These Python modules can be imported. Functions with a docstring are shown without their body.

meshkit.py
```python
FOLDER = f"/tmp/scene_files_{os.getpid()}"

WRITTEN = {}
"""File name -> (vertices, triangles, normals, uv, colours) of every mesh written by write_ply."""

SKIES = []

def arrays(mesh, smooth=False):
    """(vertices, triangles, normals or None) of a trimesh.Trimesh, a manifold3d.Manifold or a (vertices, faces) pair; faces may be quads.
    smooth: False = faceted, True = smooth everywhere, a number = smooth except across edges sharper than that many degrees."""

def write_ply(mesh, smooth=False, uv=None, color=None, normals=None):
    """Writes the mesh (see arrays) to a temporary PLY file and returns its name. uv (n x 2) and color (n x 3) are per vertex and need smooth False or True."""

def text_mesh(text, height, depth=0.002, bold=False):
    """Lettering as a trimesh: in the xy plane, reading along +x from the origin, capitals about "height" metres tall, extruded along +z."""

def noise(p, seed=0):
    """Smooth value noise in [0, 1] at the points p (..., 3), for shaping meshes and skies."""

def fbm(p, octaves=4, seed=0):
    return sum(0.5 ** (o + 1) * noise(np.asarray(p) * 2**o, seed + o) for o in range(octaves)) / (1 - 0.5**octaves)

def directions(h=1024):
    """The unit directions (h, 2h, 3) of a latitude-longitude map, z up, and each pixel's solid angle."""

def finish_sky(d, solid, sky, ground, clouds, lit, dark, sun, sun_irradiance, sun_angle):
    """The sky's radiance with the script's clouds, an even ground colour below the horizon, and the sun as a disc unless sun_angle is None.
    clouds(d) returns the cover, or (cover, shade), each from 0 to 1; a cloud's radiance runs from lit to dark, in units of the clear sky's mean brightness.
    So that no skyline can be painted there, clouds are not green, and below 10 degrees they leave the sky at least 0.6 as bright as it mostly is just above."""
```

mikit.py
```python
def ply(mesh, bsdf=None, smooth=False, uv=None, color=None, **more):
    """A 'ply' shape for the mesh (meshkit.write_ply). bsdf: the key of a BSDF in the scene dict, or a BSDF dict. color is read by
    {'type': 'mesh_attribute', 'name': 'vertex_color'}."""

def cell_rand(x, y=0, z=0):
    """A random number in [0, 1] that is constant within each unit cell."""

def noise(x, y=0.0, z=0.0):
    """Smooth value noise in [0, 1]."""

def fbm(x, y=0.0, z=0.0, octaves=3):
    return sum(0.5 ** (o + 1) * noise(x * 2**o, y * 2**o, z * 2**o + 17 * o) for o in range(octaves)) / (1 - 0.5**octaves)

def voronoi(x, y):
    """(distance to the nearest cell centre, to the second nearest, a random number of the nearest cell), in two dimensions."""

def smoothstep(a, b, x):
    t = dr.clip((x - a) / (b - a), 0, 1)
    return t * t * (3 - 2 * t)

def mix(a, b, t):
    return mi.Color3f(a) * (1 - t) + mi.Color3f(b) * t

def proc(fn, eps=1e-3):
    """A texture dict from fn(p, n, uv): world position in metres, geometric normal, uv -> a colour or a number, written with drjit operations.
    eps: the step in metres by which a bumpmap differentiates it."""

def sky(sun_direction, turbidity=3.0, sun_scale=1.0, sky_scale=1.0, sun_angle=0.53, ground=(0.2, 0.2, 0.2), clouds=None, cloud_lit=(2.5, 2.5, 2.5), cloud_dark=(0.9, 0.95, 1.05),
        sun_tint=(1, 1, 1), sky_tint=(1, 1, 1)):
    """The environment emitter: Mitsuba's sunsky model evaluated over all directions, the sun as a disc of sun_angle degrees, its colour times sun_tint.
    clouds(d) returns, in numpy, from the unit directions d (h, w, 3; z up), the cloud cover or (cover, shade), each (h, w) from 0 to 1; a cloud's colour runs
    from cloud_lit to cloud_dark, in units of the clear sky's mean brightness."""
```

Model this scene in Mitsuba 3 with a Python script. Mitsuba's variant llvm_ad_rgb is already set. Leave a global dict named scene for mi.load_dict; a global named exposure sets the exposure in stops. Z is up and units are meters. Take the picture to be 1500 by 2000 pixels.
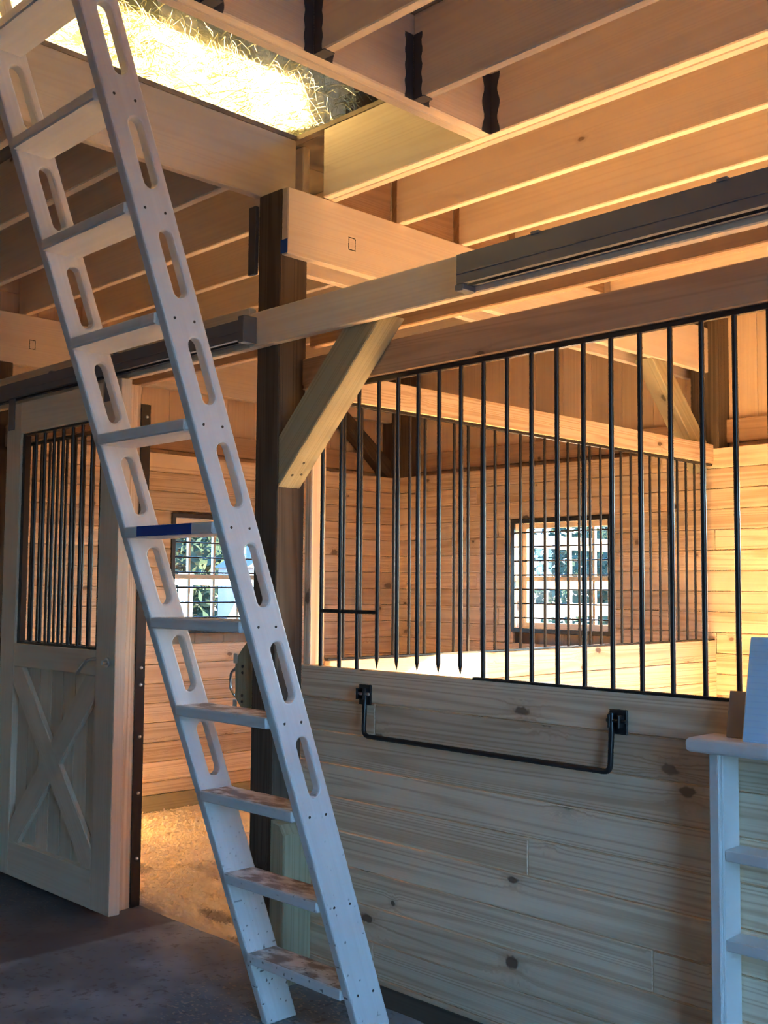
import math, random
import numpy as np, trimesh, drjit as dr
import mitsuba as mi
import mikit, meshkit
from mikit import ply, proc, noise, fbm, cell_rand, smoothstep, mix
from shapely.geometry import Polygon, box as sbox, Point
from shapely import affinity

T = mi.ScalarTransform4f
rng = np.random.default_rng(7)
random.seed(7)
scene, labels = {}, {}

# ---------------------------------------------------------------- camera, light, exposure
F, YAW, PITCH, ROLL, CAMH = 2140.0, math.radians(45.55), math.radians(4.02), math.radians(.46), 1.479
cf = np.array([-math.sin(YAW) * math.cos(PITCH), math.cos(YAW) * math.cos(PITCH), math.sin(PITCH)])
cr = np.cross(cf, [0, 0, 1]); cr /= np.linalg.norm(cr)
cu = np.cross(cr, cf)
cu = -math.sin(ROLL) * cr + math.cos(ROLL) * cu
scene['camera'] = {'type': 'perspective', 'fov': 2 * math.degrees(math.atan(750 / F)), 'fov_axis': 'x', 'near_clip': .05, 'far_clip': 300.,
                   'to_world': T().look_at(origin=[0, 0, CAMH], target=(np.array([0, 0, CAMH]) + cf).tolist(), up=cu.tolist())}
SUN = np.array([.50, 1.0, .36]); SUN /= np.linalg.norm(SUN)
scene['sky'] = mikit.sky(SUN.tolist(), turbidity=2.2, sun_scale=5.8, sky_scale=6.0, ground=(.20, .21, .20), sky_tint=(.57, .94, 1.40), sun_tint=(1.0, .94, .84))
exposure = 3.85

# ---------------------------------------------------------------- materials
def rgb(*c): return {'type': 'rgb', 'value': list(c)}

def wood(base, dark, knot, grain=.55, knots=.3, tonevar=.22, knot_r=(.007, .016)):
    base, dark, knot = mi.Color3f(*base), mi.Color3f(*dark), mi.Color3f(*knot)
    def fn(p, n, uv):
        u, v = mi.Float(uv.x), mi.Float(uv.y)
        bid = dr.floor(u / 16.0)
        v = v + bid * 1.37
        cu_, cv_ = dr.floor(u * 1.5), dr.floor(v * 9.0)
        q = cell_rand(cu_, cv_, 14)
        du = u - (cu_ + .2 + .6 * cell_rand(cu_, cv_, 11)) / 1.5
        dv = v - (cv_ + .3 + .4 * cell_rand(cu_, cv_, 12)) / 9.0
        has = cell_rand(cu_, cv_, 13) < knots
        r0 = knot_r[0] + (knot_r[1] - knot_r[0]) * q * q
        d = dr.sqrt(dr.square(du * (.45 + .5 * cell_rand(cu_, cv_, 15))) + dr.square(dv)) * (.75 + .5 * noise(u * 90, v * 90, 6))
        pull = dr.select(has, dr.exp(-dr.square(d / (r0 * 2.6))), 0)
        vv = v + dv * pull * .9 + .016 * (fbm(u * .9, v * 7, bid, 2) - .5)
        ring = noise(u * .45, vv * 30, bid)
        band = .5 + .5 * dr.sin(ring * 30)
        fine = noise(u * 5, vv * 330, 3)
        t = dr.clip(grain * (.68 * band * band + .32 * fine) + .55 * (fbm(u * .9, v * 6, bid + 5, 3) - .5), 0, 1)
        c = mix(base, dark, t) * (1 - tonevar * .5 + tonevar * cell_rand(bid, 3, 9))
        k = dr.select(has, 1 - smoothstep(r0 * .7, r0 * 1.2, d), 0)
        halo = dr.select(has, (1 - smoothstep(r0, r0 * 3.0, d)) * .4, 0)
        kc = mix(knot, dark * .55, cell_rand(cu_, cv_, 16) * .8)
        return mix(mix(c, dark * .8, halo), kc, k * .9)
    return proc(fn)

def principled(tex, rough=.55, spec=.35, **k):
    return {'type': 'twosided', 'b': {'type': 'principled', 'base_color': tex, 'roughness': rough, 'specular': spec, **k}}

scene['m_pine'] = principled(wood((.84, .69, .50), (.56, .385, .22), (.075, .035, .022), grain=.85, knots=.42, knot_r=(.005, .022), tonevar=.34), .5)
scene['m_fir'] = principled(wood((.84, .73, .58), (.70, .56, .41), (.22, .10, .05), grain=.4, knots=.07, knot_r=(.004, .014), tonevar=.3), .6, .25)
scene['m_treated'] = principled(wood((.46, .42, .27), (.28, .25, .14), (.08, .06, .03), grain=.6, knots=.15), .7, .2)
scene['m_post'] = principled(wood((.135, .105, .075), (.06, .045, .032), (.03, .02, .015), grain=.7, knots=.1), .75, .2)
scene['m_weathered'] = principled(wood((.13, .125, .12), (.08, .075, .07), (.06, .05, .05), grain=.6), .8, .1)
scene['m_rail'] = principled(wood((.52, .37, .25), (.33, .20, .12), (.10, .05, .03), grain=.5, knots=.15), .6, .25)

def ladder_fn(p, n, uv):
    u, v = mi.Float(uv.x), mi.Float(uv.y)
    g = noise(u * 1.2, v * 110, 2) * .6 + noise(u * 9, v * 420, 4) * .4
    c = mix((.86, .855, .84), (.77, .76, .73), g * .8)
    spk = smoothstep(.84, .90, noise(p.x * 80, p.y * 80, p.z * 80)) * smoothstep(1.0, .1, p.z)
    dirt = smoothstep(.6, .9, mi.Float(n.z)) * smoothstep(.34, .62, fbm(p.x * 16, p.y * 30, p.z * 3, 4)) * smoothstep(1.75, 1.0, p.z)
    return mix(mix(c, (.10, .07, .05), spk * .8), (.20, .13, .085), dirt * .8)
scene['m_ladder'] = principled(proc(ladder_fn), .45, .35)

def ply_fn(p, n, uv):
    g = fbm(p.x * 9, p.y * 22, 2, 3)
    s = smoothstep(.52, .64, fbm(p.x * 3, p.y * 5, 7, 3))
    return mix(mix((.42, .36, .28), (.27, .22, .17), g), (.17, .155, .14), s * .7)
scene['m_plywood'] = principled(proc(ply_fn), .7, .2)
def sheath_fn(p, n, uv):
    u, v = mi.Float(uv.x), mi.Float(uv.y)
    bid = dr.floor(u / 16)
    g = noise(u * 1.5, v * 120, bid) * .6 + noise(u * 6, v * 400, 4) * .4
    return mix((.80, .64, .46), (.64, .46, .29), g * .7) * (.82 + .3 * cell_rand(bid, 1, 2))
scene['m_sheathing'] = principled(proc(sheath_fn), .6, .25)

scene['m_black'] = principled(rgb(.016, .016, .018), .28, .5)
scene['m_galvanized'] = principled(rgb(.19, .21, .25), .45, .5, metallic=.35)
scene['m_steel'] = principled(rgb(.75, .75, .76), .2, .5, metallic=1.0)
scene['m_tape'] = principled(rgb(.015, .07, .36), .5, .4)
scene['m_tar'] = principled(rgb(.10, .11, .13), .5, .4, metallic=.5)
scene['m_painted'] = principled(rgb(.70, .69, .66), .45, .35)

def pad_fn(p, n, uv):
    ln = smoothstep(.40, .5, dr.abs(p.z * 62 - dr.floor(p.z * 62) - .5))
    return mix((.50, .76, .98), (.36, .62, .93), ln * .6)
scene['m_pad'] = principled(proc(pad_fn), .35, .4)
scene['m_card'] = principled(rgb(.36, .31, .26), .8, .2)
scene['m_screw'] = principled(rgb(.05, .045, .04), .5, .4)

def floor_fn(p, n, uv):
    a = fbm(p.x * 4, p.y * 4, 1, 4)
    b = fbm(p.x * 45, p.y * 45, 4, 3)
    mat_ = smoothstep(-4.18, -4.22, p.x)
    c = mix((.17, .205, .21), (.30, .345, .35), smoothstep(.3, .7, a))
    c = mix(c, (.11, .10, .09), smoothstep(.60, .85, b) * .6)
    chips = smoothstep(.74, .84, noise(p.x * 85, p.y * 140, 8)) * smoothstep(.45, .6, fbm(p.x * 1.6, p.y * 1.6, 3, 2))
    c = mix(c, (.50, .42, .30), chips * .6)
    return mix(c, (.10, .085, .075), mat_ * .75)
scene['m_floor'] = principled(proc(floor_fn), .85, .15)
def shav_fn(p, n, uv):
    a = fbm(p.x * 14, p.y * 14, p.z * 14, 3)
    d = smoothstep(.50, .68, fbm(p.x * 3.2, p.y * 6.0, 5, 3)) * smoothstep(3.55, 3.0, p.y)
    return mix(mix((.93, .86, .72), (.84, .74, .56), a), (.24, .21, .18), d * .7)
scene['m_shavings'] = principled(proc(shav_fn), .9, .1)
def hay_fn(p, n, uv):
    a = cell_rand(dr.floor(mi.Float(uv.x)), 1, 1)
    return mix((.42, .42, .22), (.88, .86, .72), a) 
scene['m_hay'] = principled(proc(hay_fn), .8, .1)
def ground_fn(p, n, uv):
    a = fbm(p.x * .5, p.y * .5, 1, 4)
    return mix((.20, .20, .18), (.12, .14, .10), smoothstep(.4, .65, a))
scene['m_ground'] = principled(proc(ground_fn), .95, .05)
scene['m_bark'] = principled(rgb(.14, .11, .08), .9, .1)
def leaf_fn(p, n, uv):
    return mix((.030, .065, .055), (.07, .13, .11), fbm(p.x * 3, p.y * 3, p.z * 3, 2))
scene['m_leaf'] = {'type': 'principledthin', 'base_color': proc(leaf_fn), 'roughness': .6, 'diff_trans': .8}
scene['m_shingle'] = principled(rgb(.16, .16, .17), .9, .1)
scene['m_shedwall'] = principled(rgb(.26, .25, .28), .7, .2)
scene['m_white'] = principled(rgb(.82, .82, .80), .6, .2)
scene['m_glass'] = {'type': 'thindielectric', 'int_ior': 1.5}

# ---------------------------------------------------------------- helpers
board_id = [0]
def tri_uv(V, Fc, g, newid=True):
    """unmerged triangles with uv: u along the grain g (metres, 16 m per board), v across."""
    tri = np.asarray(V, float)[np.asarray(Fc)]
    n = np.cross(tri[:, 1] - tri[:, 0], tri[:, 2] - tri[:, 0])
    L = np.linalg.norm(n, axis=1)
    tri, n = tri[L > 1e-12], n[L > 1e-12] / L[L > 1e-12, None]
    g = np.asarray(g, float) / np.linalg.norm(g)
    if newid: board_id[0] = (board_id[0] + 1) % 61
    c = np.vstack(tri).mean(0)
    t = np.cross(n, g)
    tl = np.linalg.norm(t, axis=1, keepdims=True)
    alt = np.cross(g, [0.31, .5, .8]); alt /= np.linalg.norm(alt)
    end = tl[:, 0] < .25
    t = np.where(end[:, None], alt, t / np.maximum(tl, 1e-9))
    gg = np.where(end[:, None], np.cross(g, alt) * .3, g)
    P = tri - c
    side = np.abs(n @ np.array([.11, .23, .37])) * 3.1
    u = np.einsum('fkj,fj->fk', P, gg) + board_id[0] * 16 + 8
    v = np.einsum('fkj,fj->fk', P, t) + side[:, None] + 2
    V2 = tri.reshape(-1, 3)
    return V2, np.arange(len(V2)).reshape(-1, 3), np.stack([u.ravel(), v.ravel()], 1)

def cboxVF(lo, hi, ch=.003):
    lo, hi = np.minimum(lo, hi).astype(float), np.maximum(lo, hi).astype(float)
    c, h = (lo + hi) / 2, (hi - lo) / 2
    ch = min(ch, h.min() * .45)
    keys, V = {}, []
    def key(a, s):
        if (a, s) not in keys:
            p = np.array([s[i] * (h[i] - (0 if i == a else ch)) for i in range(3)])
            keys[(a, s)] = len(V); V.append(c + p)
        return keys[(a, s)]
    faces = []
    S = (-1, 1)
    for a in range(3):
        b, d = (a + 1) % 3, (a + 2) % 3
        for sa in S:
            q = []
            for sb, sd in ((-1, -1), (1, -1), (1, 1), (-1, 1)):
                s = [0, 0, 0]; s[a], s[b], s[d] = sa, sb, sd
                q.append(key(a, tuple(s)))
            faces.append(q)
        for sa in S:
            for sb in S:
                s1, s2 = [0] * 3, [0] * 3
                s1[a], s1[b], s1[d] = sa, sb, -1
                s2[a], s2[b], s2[d] = sa, sb, 1
                faces.append([key(a, tuple(s1)), key(a, tuple(s2)), key(b, tuple(s2)), key(b, tuple(s1))])
    for sx in S:
        for sy in S:
            for sz in S:
                faces.append([key(a, (sx, sy, sz)) for a in range(3)])
    V = np.array(V); out = []
    for q in faces:
        for t in ([q[0], q[1], q[2]], [q[0], q[2], q[3]]) if len(q) == 4 else (q,):
            n = np.cross(V[t[1]] - V[t[0]], V[t[2]] - V[t[0]])
            out.append(t if n @ (V[t].mean(0) - c) > 0 else t[::-1])
    return V, np.array(out)

count = {}
def numbered(name):
    k = count.get(name, -1) + 1
    count[name] = k
    return name if k == 0 else f'{name}_{k:03d}'
def put(key, shape):
    scene[key] = shape
    return key
def add_box(key, lo, hi, mat, g='x', ch=.003, M=None):
    V, Fc = cboxVF(np.array(lo), np.array(hi), ch)
    gv = {'x': [1, 0, 0], 'y': [0, 1, 0], 'z': [0, 0, 1]}[g] if isinstance(g, str) else g
    V2, F2, uv = tri_uv(V, Fc, gv)
    if M is not None: V2 = V2 @ M[:3, :3].T + M[:3, 3]
    return put(key, ply((V2, F2), mat, uv=uv))
def add_mesh(key, V, Fc, mat, g=(1, 0, 0), M=None):
    V2, F2, uv = tri_uv(V, Fc, g)
    if M is not None: V2 = V2 @ M[:3, :3].T + M[:3, 3]
    return put(key, ply((V2, F2), mat, uv=uv))
def add_smooth(key, mesh, mat, angle=35):
    return put(key, ply(mesh, mat, smooth=angle))
def tag(key, label, cat=None, group=None, kind=None):
    d = {'label': label} if label else {}
    if cat: d['category'] = cat
    if group: d['group'] = group
    if kind: d['kind'] = kind
    labels[key] = d
    return key
def part(parent, name): return numbered(parent + '__' + name)
def cyl(p0, p1, r, n=14):
    return trimesh.creation.cylinder(radius=r, segment=[p0, p1], sections=n)
def frame(o, ex, ey, ez):
    M = np.eye(4); M[:3, 0], M[:3, 1], M[:3, 2], M[:3, 3] = ex, ey, ez, o
    return M
def tubepath(pts, r, n=12):
    """round rod along a polyline with the rings mitred"""
    pts = np.asarray(pts, float)
    V, Fc = [], []
    d = np.gradient(pts, axis=0); d /= np.linalg.norm(d, axis=1, keepdims=True)
    ref = np.array([.123, .3, .94])
    for i, (p, t) in enumerate(zip(pts, d)):
        a = np.cross(t, ref); a /= np.linalg.norm(a); b = np.cross(t, a)
        th = np.arange(n) * 2 * math.pi / n
        V += list(p + r * (np.cos(th)[:, None] * a + np.sin(th)[:, None] * b))
    for i in range(len(pts) - 1):
        for j in range(n):
            k = (j + 1) % n
            Fc += [[i * n + j, i * n + k, (i + 1) * n + k], [i * n + j, (i + 1) * n + k, (i + 1) * n + j]]
    for j in range(1, n - 1):
        Fc += [[0, j + 1, j], [(len(pts) - 1) * n, (len(pts) - 1) * n + j, (len(pts) - 1) * n + j + 1]]
    return trimesh.Trimesh(V, Fc, process=False)
def bend(a, c, b, r, n=6):
    a, b, c = map(lambda q: np.asarray(q, float), (a, b, c))
    d1, d2 = (a - c) / np.linalg.norm(a - c), (b - c) / np.linalg.norm(b - c)
    p, q = c + d1 * r, c + d2 * r
    return [(1 - t) ** 2 * p + 2 * t * (1 - t) * c + t * t * q for t in np.linspace(0, 1, n)]

def bevel_extrude(poly, t, r, seg=2):
    """polygon with holes in xy -> plate of thickness t (z from -t/2 to t/2) with rounded rims of radius r"""
    rings = [np.array(poly.exterior.coords)[:-1]] + [np.array(h.coords)[:-1] for h in poly.interiors]
    if not poly.exterior.is_ccw: rings[0] = rings[0][::-1]
    rings = [rings[0]] + [R if not h.is_ccw else R[::-1] for R, h in zip(rings[1:], poly.interiors)]
    prof = [(r * (1 - math.sin(a)), -t / 2 + r * (1 - math.cos(a))) for a in np.linspace(0, math.pi / 2, seg + 1)]
    prof = prof + [(o, -z) for o, z in prof[::-1]]
    V, Fc, insets = [], [], []
    for R in rings:
        e = np.roll(R, -1, 0) - R; e /= np.linalg.norm(e, axis=1, keepdims=True)
        nin = np.stack([-e[:, 1], e[:, 0]], 1)
        nv = nin + np.roll(nin, 1, 0)
        nv /= np.maximum((nv * nin).sum(1, keepdims=True), .3)
        base = len(V); m = len(R)
        for o, z in prof:
            V += [[x, y, z] for x, y in R + nv * o]
        for i in range(len(prof) - 1):
            for j in range(m):
                k = (j + 1) % m
                a, b, c, d = base + i * m + j, base + i * m + k, base + (i + 1) * m + k, base + (i + 1) * m + j
                Fc += [[a, b, c], [a, c, d]]
        insets.append(R + nv * prof[0][0])
    P = Polygon(insets[0], insets[1:])
    cv, cfc = trimesh.creation.triangulate_polygon(P, engine='earcut')
    for z, flip in ((-t / 2, True), (t / 2, False)):
        base = len(V)
        V += [[x, y, z] for x, y in cv]
        for f in cfc:
            q = cv[f]; ccw = np.cross(q[1] - q[0], q[2] - q[0]) > 0
            f = f if ccw != flip else f[::-1]
            Fc.append([base + i for i in f])
    return np.array(V, float), np.array(Fc)

# ---------------------------------------------------------------- levels and planes
YF = 2.807            # face of the stall front planks
XW, YB = -5.93, 5.93  # plank faces of the end wall and the back wall
PITCHP = .1211        # plank exposure
ZKICK, ZGRILL = 1.181, 2.262
ZB0, ZB1, ZJ, ZD = 2.79, 3.06, 3.06, 3.346   # beam bottom/top, joist bottom, deck underside
XE, YO = 2.4, -2.60   # far aisle end wall, opposite aisle wall
XP = -3.25            # partition face

# ---------------------------------------------------------------- setting
def planks(parent, lo, hi, axis, z0, z1, thick_dir, holes=(), mat='m_pine', thick=.025, first=None, seams=()):
    """horizontal planks between lo and hi along axis 'x' or 'y'; plane given by thick_dir=(coordinate of the face, sign of the body)"""
    face, sgn = thick_dir
    z = z1
    k = 0
    while z > z0 + .01:
        zb = max(z - PITCHP, z0)
        cuts = [lo]
        if seams: cuts.append(seams[k % len(seams)])
        cuts.append(hi)
        spans = []
        for a, b in zip(cuts[:-1], cuts[1:]):
            seg = [(a, b)]
            for (h0, h1, hz0, hz1) in holes:
                if zb < hz1 - .012 and z > hz0 + .012:
                    seg = [s for q0, q1 in seg for s in ((q0, min(q1, h0)), (max(q0, h1), q1)) if s[1] - s[0] > .02]
            spans += seg
        off = rng.uniform(-.0012, .0012)
        for a, b in spans:
            f0, f1 = face + off, face + sgn * thick
            lo3 = (a + .0008, min(f0, f1), zb + .0012) if axis == 'x' else (min(f0, f1), a + .0008, zb + .0012)
            hi3 = (b - .0008, max(f0, f1), z - .0012) if axis == 'x' else (max(f0, f1), b - .0008, z - .0012)
            add_box(part(parent, 'plank'), lo3, hi3, mat, axis, .003)
        z = zb; k += 1

def quad_grid(x0, x1, y0, y1, nx, ny, zf):
    X, Y = np.meshgrid(np.linspace(x0, x1, nx), np.linspace(y0, y1, ny), indexing='ij')
    V = np.stack([X, Y, zf(X, Y)], -1).reshape(-1, 3)
    i = np.arange(nx * ny).reshape(nx, ny)
    Fc = np.concatenate([np.stack([i[:-1, :-1], i[1:, :-1], i[1:, 1:]], -1).reshape(-1, 3), np.stack([i[:-1, :-1], i[1:, 1:], i[:-1, 1:]], -1).reshape(-1, 3)])
    return V, Fc

# aisle floor, stall floor base, earth outside
def fz(X, Y):
    P = np.stack([X * 7, Y * 7, 0 * X], -1)
    return .012 * (meshkit.fbm(P, 3, 5) - .62)
V, Fc = quad_grid(XW - .2, XE, YO, 2.85, 240, 120, fz)
put('floor', ply((V, Fc), 'm_floor', smooth=True)); tag('floor', 'dark dirt-strewn aisle floor in front of the stalls', kind='structure')
add_box('floor_001', (XW - .2, 2.86, -.12), (XE, YB + .2, -.02), 'm_floor', 'x', .002); tag('floor_001', 'packed floor under the stall bedding', kind='structure')
V, Fc = quad_grid(-60, 60, -60, 60, 2, 2, lambda X, Y: 0 * X - .15)
put('ground', ply((V, Fc), 'm_ground')); tag('ground', 'pale sunlit yard outside the stall windows', kind='structure')

# walls
W1 = (3.93, 4.72, 1.20, 1.94)       # window in the end wall: y0 y1 z0 z1
W2 = (-4.77, -3.975, 1.205, 1.95)   # back wall, corner stall: x0 x1 z0 z1
W3 = (-2.20, -1.05, -.1, 2.12)       # open yard doorway in the back wall of the grille stall (out of view)
planks('wall_left', 2.86, YB, 'y', .19, 2.33, (XW, -1), [(W1[0], W1[1], W1[2], W1[3])], seams=(4.9, 9, 3.4, 9, 5.2))
planks('wall_back', XW, .3, 'x', .19, 2.33, (YB, 1), [W2, W3], seams=(-3.6, -5.1, -2.9, -4.9, -3.25))
tag('wall_left', 'pine plank end wall of the corner stall, around the window seen through the doorway', kind='structure')
tag('wall_back', 'pine plank back wall of the stalls, around the window seen through the bars', kind='structure')
add_box(part('wall_left', 'sill_board'), (XW - .04, 2.86, -.02), (XW + .004, YB, .188), 'm_treated', 'y')
add_box(part('wall_back', 'sill_board'), (XW, YB - .004, -.02), (.3, YB + .04, .188), 'm_treated', 'x')
# vertical sheathing boards outside the posts, girts between
def sheath(parent, axis, a0, a1, zt, holes):
    a = a0; k = 0
    while a < a1 - .01:
        b = min(a + .235, a1)
        zs = [(-.1, zt)]
        for h0, h1, hz0, hz1 in holes:
            if a < h1 and b > h0: zs = [(-.1, hz0), (hz1, zt)]
        for z0, z1 in [q for q in zs if q[1] - q[0] > .02]:
            aa, bb = a + .001, b - .001
            rects = [(aa, bb)]
            for h0, h1, hz0, hz1 in holes:   # boards beside a window keep their strip
                if a < h1 and b > h0:
                    for s0, s1 in ((a, h0), (h1, b)):
                        if s1 - s0 > .01 and z0 < 0 or (s1 - s0 > .01 and hz0 < 0 and z0 > 1):
                            q = ((s0, YB + .145, hz0), (s1, YB + .165, hz1)) if axis == 'x' else ((XW - .165, s0, hz0), (XW - .145, s1, hz1))
                            add_box(part(parent, 'board'), *q, 'm_sheathing', 'z', .002)
            q = ((aa, YB + .145, z0), (bb, YB + .165, z1)) if axis == 'x' else ((XW - .165, aa, z0), (XW - .145, bb, z1))
            add_box(part(parent, 'board'), *q, 'm_sheathing', 'z', .002)
        a = b
sheath('wall_back', 'x', XW - .165, XE + .1, 3.9, [W2, W3])
sheath('wall_left', 'y', YO, YB + .165, 3.9, [W1])
for z in (2.44,):
    add_box(part('wall_back', 'girt'), (XW, YB + .105, z - .07), (.3, YB + .144, z + .07), 'm_rail', 'x')
    add_box(part('wall_left', 'girt'), (XW - .144, 2.86, z - .07), (XW - .105, YB, z + .07), 'm_rail', 'y')
# unseen aisle sides close the room
planks('wall_front', XW - .17, XE + .1, 'x', 0, 3.3, (YO, -1), seams=(-2, 1, -3.5), mat='m_weathered')
tag('wall_front', 'plank wall on the opposite side of the aisle', kind='structure')
DOOR = (-.1, 1.5, 2.75)
for lo, hi in (((XE, YO, 0), (XE + .1, DOOR[0], 3.3)), ((XE, DOOR[1], 0), (XE + .1, YB + .1, 3.3)), ((XE, DOOR[0], DOOR[2]), (XE + .1, DOOR[1], 3.3))):
    add_box(part('wall_right', 'panel'), lo, hi, 'm_weathered', 'z')
tag('wall_right', 'far aisle end wall with the open barn doorway', kind='structure')
add_box('wall_right_001', (.3, YF, -.02), (.34, YB + .003, 3.05), 'm_pine', 'y'); tag('wall_right_001', 'plank partition at the far side of the grille stall', kind='structure')
add_box('wall_right_002', (.345, YF + .1, -.02), (XE, YF + .14, 3.05), 'm_pine', 'x'); tag('wall_right_002', 'plank wall of the aisle beyond the grille stall', kind='structure')
# outside wing beside the barn doorway
add_box('wall_outside', (XE + .1, 2.4, -.15), (XE + 18, 2.6, 5.2), 'm_white', 'z'); tag('wall_outside', 'white wing wall outside the barn doorway', kind='structure')

# deck above the joists (plywood sheets) with the hatch left open
HX0, HX1, HY0, HY1 = -3.45, -2.48, 1.19, 2.855
hatch = sbox(HX0, HY0, HX1, HY1)
for i, x in enumerate(np.arange(XW - .15, XE, 2.44)):
    for j, y in enumerate(np.arange(YO - .61 * (i % 2), YB + .15, 1.22)):
        P = sbox(x + .001, max(y, YO) + .001, min(x + 2.44, XE) - .001, min(y + 1.22, YB + .15) - .001).difference(hatch)
        for g in getattr(P, 'geoms', [P]):
            if g.area > .01:
                m = trimesh.creation.extrude_polygon(g, .019, engine='earcut'); m.apply_translation([0, 0, ZD])
                add_mesh(part('ceiling', 'plywood_sheet'), m.vertices, m.faces, 'm_plywood', (1, 0, 0))
tag('ceiling', 'plywood loft floor seen from below between the joists', kind='structure')

# loft roof with a light opening that lets the sun onto the hay
RID, EAVE, RY = 6.3, 3.9, 2.45
def roofz(y): return RID - (RID - EAVE) / (YB + .16 - RY) * abs(y - RY)
slope = (RID - EAVE) / (YB + .16 - RY)
hole = []
for y, z in ((.9, 3.30), (2.97, 3.30), (2.97, 3.68), (2.5, 3.69), (.9, 3.66)):
    p = np.array([-3.62, y, z])
    t = (RID - slope * (p[1] - RY) - p[2]) / (SUN[2] + slope * SUN[1])
    q = p + t * SUN
    hole.append((q[0], q[1]))
P = sbox(XW - .4, RY, XE + .3, YB + .5).difference(Polygon(hole))
for poly, s in ((P, 1), (sbox(XW - .4, YO - .6, XE + .3, RY), -1)):
    m = trimesh.creation.extrude_polygon(poly, .05, engine='earcut')
    v = np.array(m.vertices); v[:, 2] += RID - slope * np.abs(v[:, 1] - RY)
    add_mesh(part('roof', 'slope'), v, m.faces, 'm_sheathing', (0, 1, 0))
tag('roof', 'boarded barn roof above the loft', kind='structure')
for x in (XW - .16, XE):
    gp = Polygon([(YO - .1, 3.2), (YB + .16, 3.2), (YB + .16, EAVE), (RY, RID), (YO - .1, roofz(YO - .1))])
    m = trimesh.creation.extrude_polygon(gp, .03, engine='earcut')
    v = np.array(m.vertices); v = np.stack([x + v[:, 2], v[:, 0], v[:, 1]], 1)
    add_mesh(part('roof', 'gable'), v, m.faces[:, ::-1], 'm_sheathing', (0, 0, 1))
add_box(part('roof', 'eave_wall'), (XW - .16, YO - .12, 3.2), (XE, YO - .08, roofz(YO - .1) + .02), 'm_sheathing', 'z')

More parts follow.
